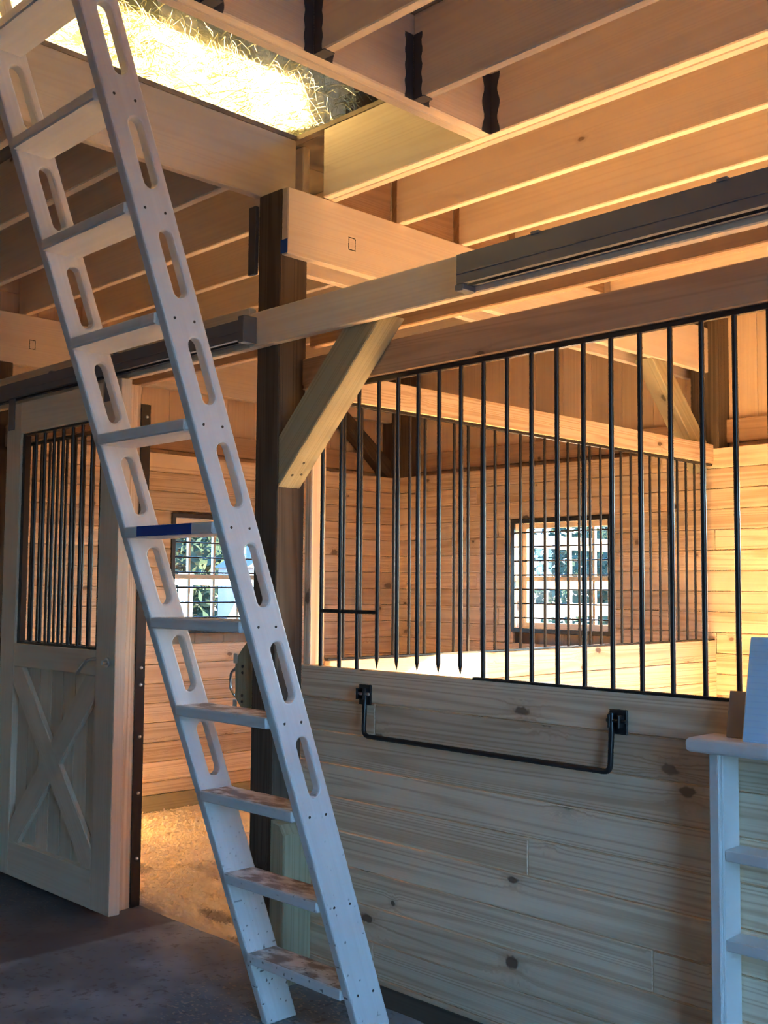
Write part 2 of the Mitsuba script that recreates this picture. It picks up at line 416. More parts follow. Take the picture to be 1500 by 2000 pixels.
# windows: pine double-hung sash, glass, black guard with horizontal rods
def window(key, axis, w, label):
    a0, a1, z0, z1 = w
    def B(name, al, ah, d0, d1, zl, zh, mat, g):
        # d: distance outwards from the plank face
        if axis == 'x': lo, hi = (al, YB + d0, zl), (ah, YB + d1, zh)
        else: lo, hi = (XW - d1, al, zl), (XW - d0, ah, zh)
        gg = {'a': axis, 'z': 'z', 'd': 'y' if axis == 'x' else 'x'}[g]
        add_box(part(key, name), lo, hi, mat, gg, .002)
    for al, ah in ((a0 - .0, a0 + .012), (a1 - .012, a1)): B('reveal', al, ah, .0, .165, z0, z1, 'm_pine', 'z')
    for zl, zh in ((z0, z0 + .012), (z1 - .012, z1)): B('reveal', a0, a1, .0, .165, zl, zh, 'm_pine', 'a')
    b0, b1, y0, y1 = a0 + .012, a1 - .012, z0 + .012, z1 - .012
    B('sash', b0, b0 + .035, .09, .125, y0, y1, 'm_fir', 'z'); B('sash', b1 - .035, b1, .09, .125, y0, y1, 'm_fir', 'z')
    B('sash', b0, b1, .09, .125, y0, y0 + .04, 'm_fir', 'a'); B('sash', b0, b1, .09, .125, y1 - .035, y1, 'm_fir', 'a')
    zm = (z0 + z1) / 2 - .02
    B('meeting_rail', b0, b1, .088, .128, zm - .015, zm + .015, 'm_fir', 'a')
    n = 4
    for k in range(1, n):
        c = a0 + (a1 - a0) * k / n
        B('muntin', c - .009, c + .009, .094, .122, y0, y1, 'm_fir', 'z')
    for zl, zh in ((y0 + .03, zm), (zm, y1 - .03)):
        d = .108
        V = [(b0, zl), (b1, zl), (b1, zh), (b0, zh)]
        V = [((a, YB + d, z) if axis == 'x' else (XW - d, a, z)) for a, z in V]
        put(part(key, 'pane'), ply((np.array(V), np.array([[0, 1, 2], [0, 2, 3]])), 'm_glass'))
    f = .03
    B('guard_frame', a0 - .012, a0 + f - .012, -.012, .006, z0 - .015, z1 + .015, 'm_black', 'z'); B('guard_frame', a1 - f + .012, a1 + .012, -.012, .006, z0 - .015, z1 + .015, 'm_black', 'z')
    B('guard_frame', a0, a1, -.012, .006, z0 - .015, z0 + f - .015, 'm_black', 'a'); B('guard_frame', a0, a1, -.012, .006, z1 - f + .015, z1 + .015, 'm_black', 'a')
    for k in range(7):
        z = z0 + .086 + k * .0967
        if z < z1 - .03:
            p0, p1 = ((a0, YB - .003, z), (a1, YB - .003, z)) if axis == 'x' else ((XW + .003, a0, z), (XW + .003, a1, z))
            add_smooth(part(key, 'guard_rod'), cyl(p0, p1, .0048, 8), 'm_black')
    tag(key, label, kind='structure')
window('window_1', 'y', W1, 'barred window in the end wall seen through the doorway beside the ladder')
window('window_2', 'x', W2, 'barred window in the back wall seen through both sets of bars')
for al, ah, zl, zh in ((W3[0] - .03, W3[0], .19, W3[3] + .03), (W3[1], W3[1] + .03, .19, W3[3] + .03), (W3[0], W3[1], W3[3], W3[3] + .03)):
    add_box(part('door_1', 'casing'), (al, YB - .003, zl), (ah, YB + .17, zh), 'm_pine', 'z')
tag('door_1', 'open yard doorway of the grille stall', kind='structure')

# ---------------------------------------------------------------- posts, beams, joists
def timber(name, lo, hi, mat, g, label, cat, group=None, ch=.004):
    k = numbered(name); add_box(k, lo, hi, mat, g, ch); tag(k, label, cat, group); return k

post = timber('timber_post', (-3.459, 2.672, -.02), (-3.319, 2.812, 3.06), 'm_post', 'z', 'dark stained timber post behind the ladder at the stall corner', 'post')
timber('timber_post', (-3.40, YB + .003, -.02), (-3.22, YB + .143, 3.3), 'm_post', 'z', 'dark post against the back wall at the far end of the bar partition', 'post')
timber('timber_post', (XW - .14, YB + .003, -.02), (XW + .16, YB + .104, 3.3), 'm_post', 'z', 'dark corner post where the two plank walls of the doorway stall meet', 'post')
timber('timber_post', (XW - .143, 2.69, -.02), (XW - .003, 2.83, ZB0 - .032), 'm_post', 'z', 'dark post at the outer end of the stall front, behind the sliding door', 'post')
bm = timber('support_beam', (-3.319, 2.676, ZB0), (-3.281, YB + .14, ZB1), 'm_fir', 'y', 'pale beam with a square stamp, bolted to the near face of the dark post', 'beam')
# ink stamp and dark smudge on the beam face
for (y, z, w, h) in ((3.02, 2.905, .04, .055),):
    for dy0, dy1, dz0, dz1 in ((-w / 2, w / 2, h / 2 - .004, h / 2), (-w / 2, w / 2, -h / 2, -h / 2 + .004), (-w / 2, -w / 2 + .004, -h / 2, h / 2), (w / 2 - .004, w / 2, -h / 2, h / 2)):
        add_box(part(bm, 'ink_stamp'), (-3.2812, y + dy0, z + dz0), (-3.2805, y + dy1, z + dz1), 'm_screw', 'y', .0001)
add_box(part(bm, 'blue_tape'), (-3.322, 2.674, ZB0 + .005), (-3.2808, 2.6765, ZB0 + .06), 'm_tape', 'x', .0005); tag(bm + '__blue_tape', 'scrap of blue tape on the beam end')
timber('support_beam', (-3.497, 2.676, ZB0), (-3.459, YB + .14, ZB1), 'm_fir', 'y', 'beam on the far face of the dark post, half hidden behind its twin', 'beam')
lb = timber('support_beam', (XW - .10, 2.1, ZB0 - .03), (XW - .04, YB + .14, ZB1), 'm_fir', 'y', 'stamped pale beam over the end wall, left of the ladder above the sliding door track', 'beam')
for dy0, dy1, dz0, dz1 in ((-.02, .02, .024, .028), (-.02, .02, -.028, -.024), (-.02, -.016, -.028, .028), (.016, .02, -.028, .028)):
    add_box(part(lb, 'ink_stamp'), (XW - .0401, 2.96 + dy0, 2.89 + dz0), (XW - .0394, 2.96 + dy1, 2.89 + dz1), 'm_screw', 'y', .0001)
timber('hatch_header', (-3.488, -1.0, ZJ), (-3.45, 2.855, ZD), 'm_fir', 'y', 'wide pale header along the hay side of the loft hatch, ladder in front of it', 'header')
timber('hatch_header', (-2.48, 1.19, ZJ), (-2.441, 2.855, ZD), 'm_fir', 'y', 'hatch header opposite the hay, its face turned to the opening', 'header')
timber('hatch_header', (-2.44, 1.19, ZJ), (-2.40, 2.855, ZD), 'm_fir', 'y', 'outer ply of the double hatch header, carrying the joist hangers', 'header')
timber('trimmer_joist', (-3.281, 2.857, ZJ), (XE - .01, 2.894, ZD), 'm_fir', 'x', 'greyish trimmer joist closing the end of the loft hatch', 'joist')
timber('trimmer_joist', (-3.30, 2.896, ZJ), (XE - .01, 2.934, ZD), 'm_fir', 'x', 'second ply of the trimmer joist, on the stall side of the hatch', 'joist')
timber('trimmer_joist', (-3.45, 1.15, ZJ), (XE - .01, 1.188, ZD), 'm_fir', 'x', 'trimmer joist at the ladder-top end of the loft hatch', 'joist')
ordn = ['first', 'second', 'third', 'fourth', 'fifth', 'sixth', 'seventh', 'eighth', 'ninth', 'tenth']
def joists(y_far, x0, x1, label, group):
    timber('floor_joist', (x0, y_far - .038, ZJ), (x1, y_far, ZD), 'm_fir', 'x', label, 'joist', group)
G1, G2, G3 = 'joists over the grille stall', 'joists hung from the hatch header', 'joists over the doorway stall'
for k in range(7):
    joists(3.335 + .408 * k, -3.30 + .0 * k, .30, f'{ordn[k]} loft joist over the grille stall counted from the hatch trimmer', G1)
for k, y in enumerate((2.51, 2.085, 1.68)):
    joists(y, -2.40, XE - .01, f'{ordn[k]} joist hung from the hatch header counted from the trimmer', G2)
for k, y in enumerate(np.arange(.76, YO + .1, -.41)):
    joists(y, -3.45, XE - .01, f'{ordn[k]} full-length aisle joist beyond the ladder-top trimmer', 'aisle joists beyond the hatch')
    joists(y, XW - .1, -3.488, f'{ordn[k]} aisle joist beyond the hatch on the hay side', 'aisle joists beyond the hatch')
for k, y in enumerate((2.13, 1.72, 1.30)):
    joists(y, XW - .1, -3.488, f'{ordn[k]} aisle joist hung behind the hatch header, counted away from the post', 'aisle joists left of the hatch')
for k in range(10):
    y = 2.54 + .408 * k
    if y < YB + .1: joists(y, XW - .12, -3.47, f'{ordn[k]} joist over the doorway stall counted from the aisle', G3)
# joist blocking over the beam (reddish ends between joists)
for k in range(5):
    y0 = 2.936 + .36 * (k > 0) * 0 + (.0 if k == 0 else .399 + .408 * (k - 1)); y1 = 3.297 + .408 * k
    timber('joist_blocking', (-3.37, y0, ZJ), (-3.332, y1, ZD), 'm_rail', 'y', f'{ordn[k]} short block between joists on top of the stamped beam, counted from the hatch', 'block', 'blocking over the stamped beam')

# joist hangers: galvanised U straps with wavy flanges, seen as dark strips
for k, y in enumerate((2.51, 2.085, 1.68)):
    h = numbered('joist_hanger')
    for s, yy in ((-1, y - .040), (1, y + .002)):
        zz = np.linspace(ZJ - .003, ZJ + .215, 17)
        wv = .036 + .0025 * np.sin(zz * 120 + s + k)
        pts = [(-2.399 + 0, z) for z in zz]
        poly = Polygon([(0, z) for z in zz] + [(w, z) for w, z in zip(wv[::-1], zz[::-1])])
        V, Fc = bevel_extrude(poly, .002, .0004, 1)
        M = frame((-2.399, yy if s < 0 else yy, 0), (0, s, 0), (0, 0, 1), (s, 0, 0))
        add_mesh(part(h, 'flange'), V, Fc, 'm_tar', (0, 1, 0), M)
        M = frame((-2.398, y - .039 if s < 0 else y + .001, 0), (1, 0, 0), (0, 0, 1), (0, -1, 0))
        add_mesh(part(h, 'side_plate'), V, Fc, 'm_tar', (0, 1, 0), M)
    add_box(part(h, 'seat'), (-2.399, y - .040, ZJ - .003), (-2.35, y + .002, ZJ), 'm_tar', 'y', .0005)
    tag(h, f'dark metal joist hanger on the hatch header, {ordn[k]} from the trimmer', 'joist hanger', 'joist hangers on the hatch header')
h = numbered('joist_hanger')
zz = np.linspace(ZJ, ZJ + .215, 21)
poly = Polygon([(0, z) for z in zz] + [(.036 + .006 * math.sin(z * 62), z) for z in zz[::-1]])
V, Fc = bevel_extrude(poly, .002, .0004, 1)
add_mesh(part(h, 'flange'), V, Fc, 'm_tar', (0, 1, 0), frame((-2.399, 2.855, 0), (0, -1, 0), (0, 0, 1), (-1, 0, 0)))
add_mesh(part(h, 'side_plate'), V, Fc, 'm_tar', (0, 1, 0), frame((-2.398, 2.8555, 0), (1, 0, 0), (0, 0, 1), (0, -1, 0)))
tag(h, 'wavy-edged dark hanger strap in the corner of hatch header and trimmer', 'joist hanger')
h = numbered('post_bracket')
add_box(h, (-3.506, 2.655, 2.74), (-3.46, 2.672, 3.02), 'm_tar', 'z', .002); tag(h, 'dark metal bracket at the top of the dark timber post', 'bracket')

# knee braces
# front brace: from the post up to the header, in the x-z plane, thickness along y
bk = numbered('knee_brace')
V, Fc = bevel_extrude(Polygon([(-3.3185, 1.872), (-2.740, 2.455), (-2.935, 2.455), (-3.3185, 2.070)]), .114, .004, 1)
V = np.stack([V[:, 0], 2.732 + V[:, 2], V[:, 1]], 1)
add_mesh(bk, V, Fc[:, ::-1], 'm_treated', (.707, 0, .707)); tag(bk, 'olive treated knee brace from the dark post up to the track board', 'brace')
for t_, y in ((.045, 2.71), (.05, 2.752), (.09, 2.73)):
    p = np.array([-3.3185 + t_, y, 1.872 + t_ * 1.0076])
    add_smooth(part(bk, 'screw'), cyl(p + [.0012, 0, -.0012], p - [.004, 0, -.004], .0055, 8), 'm_screw')
bk = numbered('knee_brace')
V, Fc = bevel_extrude(Polygon([(YB, 2.19), (YB, 2.37), (5.50, ZB0), (5.33, ZB0)]), .12, .004, 1)
V = np.stack([-3.352 + V[:, 2] * 1, V[:, 0], V[:, 1]], 1)
add_mesh(bk, V, Fc, 'm_treated', (0, -.72, .69)); tag(bk, 'olive knee brace at the back wall end of the bar partition', 'brace')
bk = numbered('knee_brace')
V, Fc = bevel_extrude(Polygon([(YB - .02, 2.3), (YB - .02, 2.46), (5.46, ZB0), (5.3, ZB0)]), .1, .004, 1)
V = np.stack([XW - .07 + V[:, 2], V[:, 0], V[:, 1]], 1)
add_mesh(bk, V, Fc, 'm_post', (0, -.72, .69)); tag(bk, 'dark knee brace in the corner of the doorway stall, above the planks', 'brace')

# ---------------------------------------------------------------- stall front of the grille stall
k = 'plank_divider'
planks(k, -3.319, .3, 'x', .07, ZKICK, (YF, 1), seams=(9, -2.9, 9, -1.2, -2.2, 9, -1.75), thick=.038)
add_box(part(k, 'skirt_board'), (-3.319, YF + .004, -.02), (.3, YF + .04, .07), 'm_post', 'x')
tag(k, 'knotty pine plank stall front below the black bars, bookcase and rod in front', 'stall front')
timber('grille_stud', (-3.3185, YF + .008, ZKICK), (-3.279, YF + .085, ZGRILL + .13), 'm_pine', 'z', 'pale pine stud between the dark post and the first black bar', 'stud')
timber('grille_rail', (-3.319, YF - .016, ZGRILL + .006), (.3, YF + .022, 2.392), 'm_rail', 'x', 'dark brown rail along the top of the front bars', 'rail')
# cross board behind the posts
timber('cross_board', (-3.319, YF + .02, 2.445), (.3, YF + .058, 2.585), 'm_rail', 'x', 'brown knotty board behind the track board above the grille stall', 'board')
timber('cross_board', (XW, YF + .02, 2.455), (-3.459, YF + .058, 2.595), 'm_rail', 'x', 'brown board behind the track board above the sliding door', 'board')
timber('track_board', (-3.462, 2.634, 2.432), (.3, 2.671, 2.572), 'm_fir', 'x', 'grey-lit wooden track board crossing in front of the dark post', 'board')
timber('track_board', (XW, 2.634, 2.432), (-3.464, 2.671, 2.60), 'm_fir', 'x', 'wooden track board above the sliding door, behind its metal track', 'board')

def door_track(x0, x1, z0, z1, label, end):
    k = numbered('door_track')
    y0, y1 = 2.572, 2.633
    prof = [(y1, z1), (y0, z1), (y0, z0), (y0 + .018, z0), (y0 + .018, z0 + .002), (y0 + .002, z0 + .002), (y0 + .002, z1 - .002), (y1 - .002, z1 - .002), (y1 - .002, z0 + .002), (y1 - .018, z0 + .002), (y1 - .018, z0), (y1, z0)]
    m = trimesh.creation.extrude_polygon(Polygon(prof), x1 - x0, engine='earcut')
    v = np.array(m.vertices); v = np.stack([x0 + v[:, 2], v[:, 0], v[:, 1]], 1)
    add_mesh(part(k, 'channel'), v, m.faces, 'm_galvanized', (1, 0, 0))
    xe = x1 if end > 0 else x0
    add_box(part(k, 'bracket'), (xe - .012, 2.568, z0 - .012), (xe + .028, 2.634, z1 + .014), 'm_galvanized', 'z', .003) if end > 0 else add_box(part(k, 'end_lip'), (xe - .006, 2.570, z0 - .022), (xe + .03, 2.634, z0 - .001), 'm_galvanized', 'x', .003)
    for xb in np.arange(x0 + .3, x1, .61):
        add_box(part(k, 'hanger_strap'), (xb, 2.568, z1 - .004), (xb + .03, 2.634, z1 + .006), 'm_galvanized', 'y', .001)
    add_box(part(k, 'drip_lip'), (x0, 2.5695, z0 + .030), (x1, 2.573, z0 + .036), 'm_galvanized', 'x', .0008)
    tag(k, label, 'door track')
door_track(-2.30, .3, 2.452, 2.548, 'galvanised box track on the board above the grille', -1)
door_track(XW + .02, -3.44, 2.455, 2.535, 'galvanised box track carrying the sliding stall door', 1)

# bars -------------------------------------------------------
def grille(name, axis, c0, c1, plane, zl, zt, pos, rb, label, bottom_rail=None, spikes=()):
    k = numbered(name)
    def P(a, z): return (a, plane, z) if axis == 'x' else (plane, a, z)
    def B(nm, al, ah, zl_, zh_, d=.010):
        lo, hi = ((al, plane - d, zl_), (ah, plane + d, zh_)) if axis == 'x' else ((plane - d, al, zl_), (plane + d, ah, zh_))
        add_box(part(k, nm), lo, hi, 'm_black', axis, .0015)
    B('top_rail', c0, c1, zt - .012, zt + .004)
    if bottom_rail: B('bottom_rail', bottom_rail[0], bottom_rail[1], zl - .003, zl + .006)
    for i, a in enumerate(pos):
        if i in spikes:
            zb = zl + .040
            m = trimesh.util.concatenate([cyl(P(a, zb), P(a, zt), rb), trimesh.creation.cone(radius=rb, height=.035, sections=14, transform=trimesh.transformations.translation_matrix(P(a, zb)) @ trimesh.transformations.rotation_matrix(math.pi, [1, 0, 0]))])
        else:
            m = cyl(P(a, zl), P(a, zt), rb)
        add_smooth(part(k, 'bar'), m, 'm_black')
    tag(k, label, 'grille'); return k
STEP = .1017
front_x = [-3.211, -3.104, -3.006] + [-2.899 + .1018 * i for i in range(0, 32) if -2.899 + .1018 * i < .28]
g = grille('stall_grille', 'x', -3.279, .3, YF + .006, ZKICK, ZGRILL, front_x, .0078, 'black bar grille on the front of the stall facing the aisle', bottom_rail=(-2.43, .3), spikes=(3, 4, 5, 6, 7))
V0 = (-3.211, YF + .002, 1.391)
add_box(part(g, 'feed_gate_rail'), (-3.216, YF + .0, 1.386), (-2.895, YF + .012, 1.400), 'm_black', 'x', .002)

# partition between the two stalls -------------------------------
k = 'stall_partition'
planks(k, YF + .09, YB, 'y', .0, 1.196, (XP, -1), seams=(4.6, 9, 3.9, 9, 5.1), thick=.038)
add_box(part(k, 'top_rail'), (XP - .038, YF + .03, 2.238), (XP, YB, 2.352), 'm_pine', 'y')
tag(k, 'pine plank partition wall between the stalls carrying a pale top rail', 'partition')
part_y = [3.93 + .095 * i for i in range(-10, 21)]
grille('stall_grille', 'y', YF + .085, YB, XP - .019, 1.198, 2.236, part_y, .0068, 'black bar grille on the partition behind the front bars', bottom_rail=(YF + .085, YB))

# front of the doorway stall, left of the opening ------------------
k = 'plank_divider_001'
planks(k, XW, -4.601, 'x', .07, ZKICK, (YF, 1), thick=.038)
add_box(part(k, 'skirt_board'), (XW, YF + .004, -.02), (-4.601, YF + .04, .07), 'm_post', 'x')
tag(k, 'plank stall front mostly hidden behind the sliding door', 'stall front')
timber('grille_rail', (XW, YF - .016, ZGRILL + .006), (-4.601, YF + .022, 2.392), 'm_rail', 'x', 'brown rail seen through the top of the sliding door bars', 'rail')
grille('stall_grille', 'x', XW, -4.601, YF + .006, ZKICK, ZGRILL, [-5.43 + .0925 * i for i in range(-5, 10)], .0075, 'black bar grille behind the bars of the sliding door', bottom_rail=(XW, -4.601))
timber('jamb_post', (-4.600, 2.70, -.02), (-4.512, 2.80, 2.44), 'm_pine', 'z', 'pine jamb post just behind the edge of the sliding door', 'jamb')
k = numbered('door_channel')
add_box(part(k, 'strip'), (-4.598, 2.802, 0), (-4.506, 2.846, 2.35), 'm_black', 'z', .003)
add_box(part(k, 'strip'), (-4.5115, 2.796, 0), (-4.5035, 2.848, 2.35), 'm_black', 'z', .002)
for z in (.22, .52, .78, 1.02, 1.10, 1.6, 1.9, 2.29):
    add_smooth(part(k, 'bolt'), trimesh.creation.icosphere(1, .009, ).apply_transform(trimesh.transformations.translation_matrix((-4.503, 2.825, z))), 'm_steel', True)
tag(k, 'black steel strip with bright bolts along the doorway edge', 'steel strip')

# ---------------------------------------------------------------- sliding door
k = 'sliding_door'
dx0, dx1, dy0, dy1, dz0, dz1 = -5.47, -4.342, 2.588, 2.644, .035, 2.425
L_, R_ = dx0 + .155, dx1 - .165
zr = 1.19
add_box(part(k, 'stile'), (dx0, dy0, dz0), (L_, dy1, dz1), 'm_fir', 'z')
add_box(part(k, 'stile'), (R_, dy0, dz0), (dx1, dy1, dz1), 'm_fir', 'z')
add_box(part(k, 'rail'), (L_, dy0, 2.262), (R_, dy1, dz1), 'm_fir', 'x')
add_box(part(k, 'rail'), (L_, dy0, 1.075), (R_, dy1, zr), 'm_fir', 'x')
add_box(part(k, 'rail'), (L_, dy0, dz0), (R_, dy1, .205), 'm_fir', 'x')
n = 7
for i in range(n):
    a, b = L_ + (R_ - L_) * i / n, L_ + (R_ - L_) * (i + 1) / n
    add_box(part(k, 'board'), (a + .001, dy0 + .030, .20), (b - .001, dy1 - .006, 1.08), 'm_fir', 'z', .004)
pz0, pz1 = .205, 1.075
W_, H_ = R_ - L_, pz1 - pz0
def diag(flip, name):
    hw = .066
    dv = np.array([W_, H_]) / math.hypot(W_, H_); nv = np.array([-dv[1], dv[0]]) * hw
    q = Polygon([(-dv * 1 - nv), (np.array([W_, H_]) + dv - nv), (np.array([W_, H_]) + dv + nv), (-dv + nv)]).intersection(sbox(0, 0, W_, H_))
    if flip: q = affinity.scale(q, -1, 1, origin=(W_ / 2, H_ / 2))
    V, Fc = bevel_extrude(q, .026, .005, 1)
    V = np.stack([L_ + V[:, 0], (dy0 + .015 - .0008 * flip) + V[:, 2], pz0 + V[:, 1]], 1)
    add_mesh(part(k, name), V, Fc[:, ::-1], 'm_fir', (-dv[0] if flip else dv[0], 0, dv[1]))
diag(0, 'cross_brace'); diag(1, 'cross_brace')
# bars in the upper half
add_box(part(k, 'bar_frame'), (L_, dy0 + .012, zr), (L_ + .03, dy1 - .012, 2.262), 'm_black', 'z', .002)
add_box(part(k, 'bar_frame'), (R_ - .03, dy0 + .012, zr), (R_, dy1 - .012, 2.262), 'm_black', 'z', .002)
add_box(part(k, 'bar_frame'), (L_, dy0 + .012, zr), (R_, dy1 - .012, zr + .012), 'm_black', 'x', .002)
add_box(part(k, 'bar_frame'), (L_, dy0 + .012, 2.250), (R_, dy1 - .012, 2.262), 'm_black', 'x', .002)
for i in range(7):
    x = L_ + .03 + (R_ - L_ - .06) * (i + 1) / 8
    add_smooth(part(k, 'bar'), cyl((x, dy0 + .025, zr), (x, dy0 + .025, 2.26), .0085), 'm_black')
# hangers and lever
add_box(part(k, 'hanger'), (dx0 + .02, dy0 - .006, 2.29), (dx0 + .085, dy0, 2.452), 'm_galvanized', 'z', .002)
add_box(part(k, 'hanger'), (dx1 - .14, dy0 - .006, 2.33), (dx1 - .075, dy0, 2.452), 'm_galvanized', 'z', .002)
lv = tubepath([(-4.505, dy0 - .002, 1.150), (-4.505, dy0 - .03, 1.150)] + bend((-4.505, dy0 - .03, 1.150), (-4.50, dy0 - .05, 1.147), (-4.575, dy0 - .052, 1.09), .012) + [(-4.575, dy0 - .052, 1.09), (-4.582, dy0 - .05, 1.080)], .008, 10)
hk = part(k, 'lever_handle'); add_smooth(hk, lv, 'm_steel', True); labels[hk] = {'label': 'bright metal lever handle'}
add_smooth(part(k, 'keeper'), trimesh.util.concatenate([cyl((-4.40, dy0 - .001, 1.14), (-4.40, dy0 - .008, 1.14), .022, 20), cyl((-4.40, dy0 - .008, 1.14), (-4.40, dy0 - .03, 1.14), .010, 16)]), 'm_steel')
tag(k, 'wooden sliding stall door with cross-braced lower panel and barred upper half', 'door')

# latch block on the doorway side of the post
k = 'latch_block'
o = Polygon([(-3.4595, .985), (-3.545, .985), (-3.600, 1.035), (-3.604, 1.19), (-3.560, 1.235), (-3.505, 1.285), (-3.4595, 1.30)])
V, Fc = bevel_extrude(o, .036, .004, 1)
V = np.stack([V[:, 0], 2.715 + V[:, 2], V[:, 1]], 1)
add_mesh(part(k, 'plate'), V, Fc[:, ::-1], 'm_treated', (0, 0, 1))
ring = tubepath([(-3.600, 2.705, 1.158), (-3.612, 2.700, 1.148)] + bend((-3.60, 2.70, 1.155), (-3.630, 2.698, 1.135), (-3.630, 2.698, 1.10), .02) + [(-3.631, 2.698, 1.10)] + bend((-3.630, 2.698, 1.10), (-3.630, 2.698, 1.065), (-3.60, 2.70, 1.045), .02) + [(-3.600, 2.705, 1.040)], .0065, 10)
add_smooth(part(k, 'pull_ring'), ring, 'm_steel', True); labels[k + '__pull_ring'] = {'label': 'shiny bent metal pull'}
for z in (1.195, 1.01):
    add_box(part(k, 'ring_plate'), (-3.610, 2.694, z - .02), (-3.585, 2.699, z + .02), 'm_steel', 'z', .002)
for x, z in ((-3.55, 1.165), (-3.55, 1.14), (-3.55, 1.05), (-3.55, 1.025)):
    add_smooth(part(k, 'screw'), cyl((x, 2.6965, z), (x, 2.694, z), .006, 10), 'm_screw')
tag(k, 'olive clipped-corner board with a metal pull, fixed to the dark post', 'latch block')
# treated cleat at the foot of the post
k = numbered('post_cleat')
V, Fc = bevel_extrude(Polygon([(-3.318, .0), (-3.235, .0), (-3.235, .555), (-3.262, .59), (-3.318, .60)]), .14, .005, 1)
V = np.stack([V[:, 0], 2.732 + V[:, 2], V[:, 1]], 1)
add_mesh(k, V, Fc[:, ::-1], 'm_treated', (0, 0, 1)); tag(k, 'greenish treated block at the foot of the dark post behind the ladder', 'block')

# ---------------------------------------------------------------- blanket rod on the stall front
k = 'blanket_bar'
for x in (-2.945, -1.853):
    b = part(k, 'bracket'); add_box(b, (x - .032, YF - .010, 1.055), (x + .030, YF - .0014, 1.128), 'm_black', 'z', .003)
    add_box(part(b, 'lug'), (x - .022, YF - .036, 1.075), (x - .014, YF - .008, 1.115), 'm_black', 'z', .002)
    add_box(part(b, 'lug'), (x + .012, YF - .036, 1.075), (x + .020, YF - .008, 1.115), 'm_black', 'z', .002)
    add_smooth(part(b, 'bolt'), cyl((x - .03, YF - .024, 1.096), (x + .036, YF - .024, 1.096), .006, 10), 'm_steel' if x < -2 else 'm_black')
yr = YF - .024
pts = [(-2.930, yr, 1.118), (-2.930, yr, 1.03)] + bend((-2.930, yr, 1.03), (-2.928, yr - .006, .945), (-2.8, yr - .006, .945), .028) + [(-2.6, yr - .006, .945), (-2.1, yr - .006, .945)] + bend((-2.1, yr - .006, .945), (-1.870, yr - .006, .945), (-1.868, yr, 1.03), .022) + [(-1.868, yr, 1.05), (-1.868, yr, 1.118)]
add_smooth(part(k, 'rod'), tubepath(pts, .0085, 12), 'm_black', True)
tag(k, 'black swing rod on two brackets across the stall front planks', 'blanket bar')

# ---------------------------------------------------------------- ladder
k = 'ladder'
B_, W_L = .36, .130
Y0B = 2.539            # back edge at z = 0
XRo, XLi, TH = -2.496, -2.998, .036
P_T, T0 = .281, .260   # tread pitch, first tread top
ca = math.atan(B_)
eu = np.array([0, -math.sin(ca), math.cos(ca)])       # up along the rail
ew = np.array([0, math.cos(ca), math.sin(ca)])        # across the rail, towards the stall
wr = W_L * math.cos(ca)                               # true width
zc = lambda z: z / math.cos(ca)                       # rail length coordinate of the back edge at height z
tops = [T0 + P_T * i for i in range(12)]
ZT = 3.9
# the foot is cut level: front edge reaches z=0 at coordinate +wr*tan(ca)... computed from z = x*cos + y*sin
footx = wr * math.sin(ca) / math.cos(ca)
outer = Polygon([(0, 0), (zc(ZT), 0), (zc(ZT), -wr), (footx, -wr)])
slots = []
for i in range(2, 11):
    z0_, z1_ = tops[i], tops[i + 1] - .034
    # along-rail centre line of the slot
    yc = -.40 * wr
    s0 = (z0_ - yc * math.sin(ca)) / math.cos(ca) + .045
    s1 = (z1_ - yc * math.sin(ca)) / math.cos(ca) - .030
    slots.append(Polygon(list(Point(s1 - .021, yc).buffer(.021, 6).union(Point(s0 + .021, yc).buffer(.021, 6)).convex_hull.exterior.coords)[:-1]))
rp = outer.difference(slots[0])
for s_ in slots[1:]: rp = rp.difference(s_)
def rail(xc, name):
    V, Fc = bevel_extrude(rp, TH, .006, 2)
    M = frame((xc, Y0B, 0), eu, ew, (-1, 0, 0))
    # handedness: eu x ew = +x or -x
    h = np.cross(eu, ew)
    M[:3, 2] = h
    add_mesh(part(k, name), V, Fc, 'm_ladder', (1, 0, 0), M)
rail(XRo - TH / 2, 'rail'); rail(XLi - TH / 2, 'rail')
for i in range(12):
    zt = tops[i]; zb = zt - .034
    yb = Y0B - B_ * zt + .004
    yf = Y0B - W_L - B_ * zt - .002
    t = part(k, 'tread'); add_box(t, (XLi, yf, zb), (XRo - TH, yb - .012, zt), 'm_ladder', 'x', .004)
    for f in (.25, .74):
        p = np.array([XRo, Y0B - B_ * (zt - .017) - W_L * (1 - f), zt - .017])
        add_smooth(part(k, 'screw'), cyl(p - [.002, 0, 0], p + [.0006, 0, 0], .0042, 8), 'm_screw')
    if i == 5:
        tp = part(k, 'blue_tape')
        add_box(tp, (XLi + .075, yf - .0012, zb + .002), (XLi + .365, yf + .001, zt - .001), 'm_tape', 'x', .0004); labels[tp] = {'label': 'strip of blue masking tape on a tread edge'}
tag(k, 'pale wooden loft ladder with slotted rails leaning up into the hatch', 'ladder')

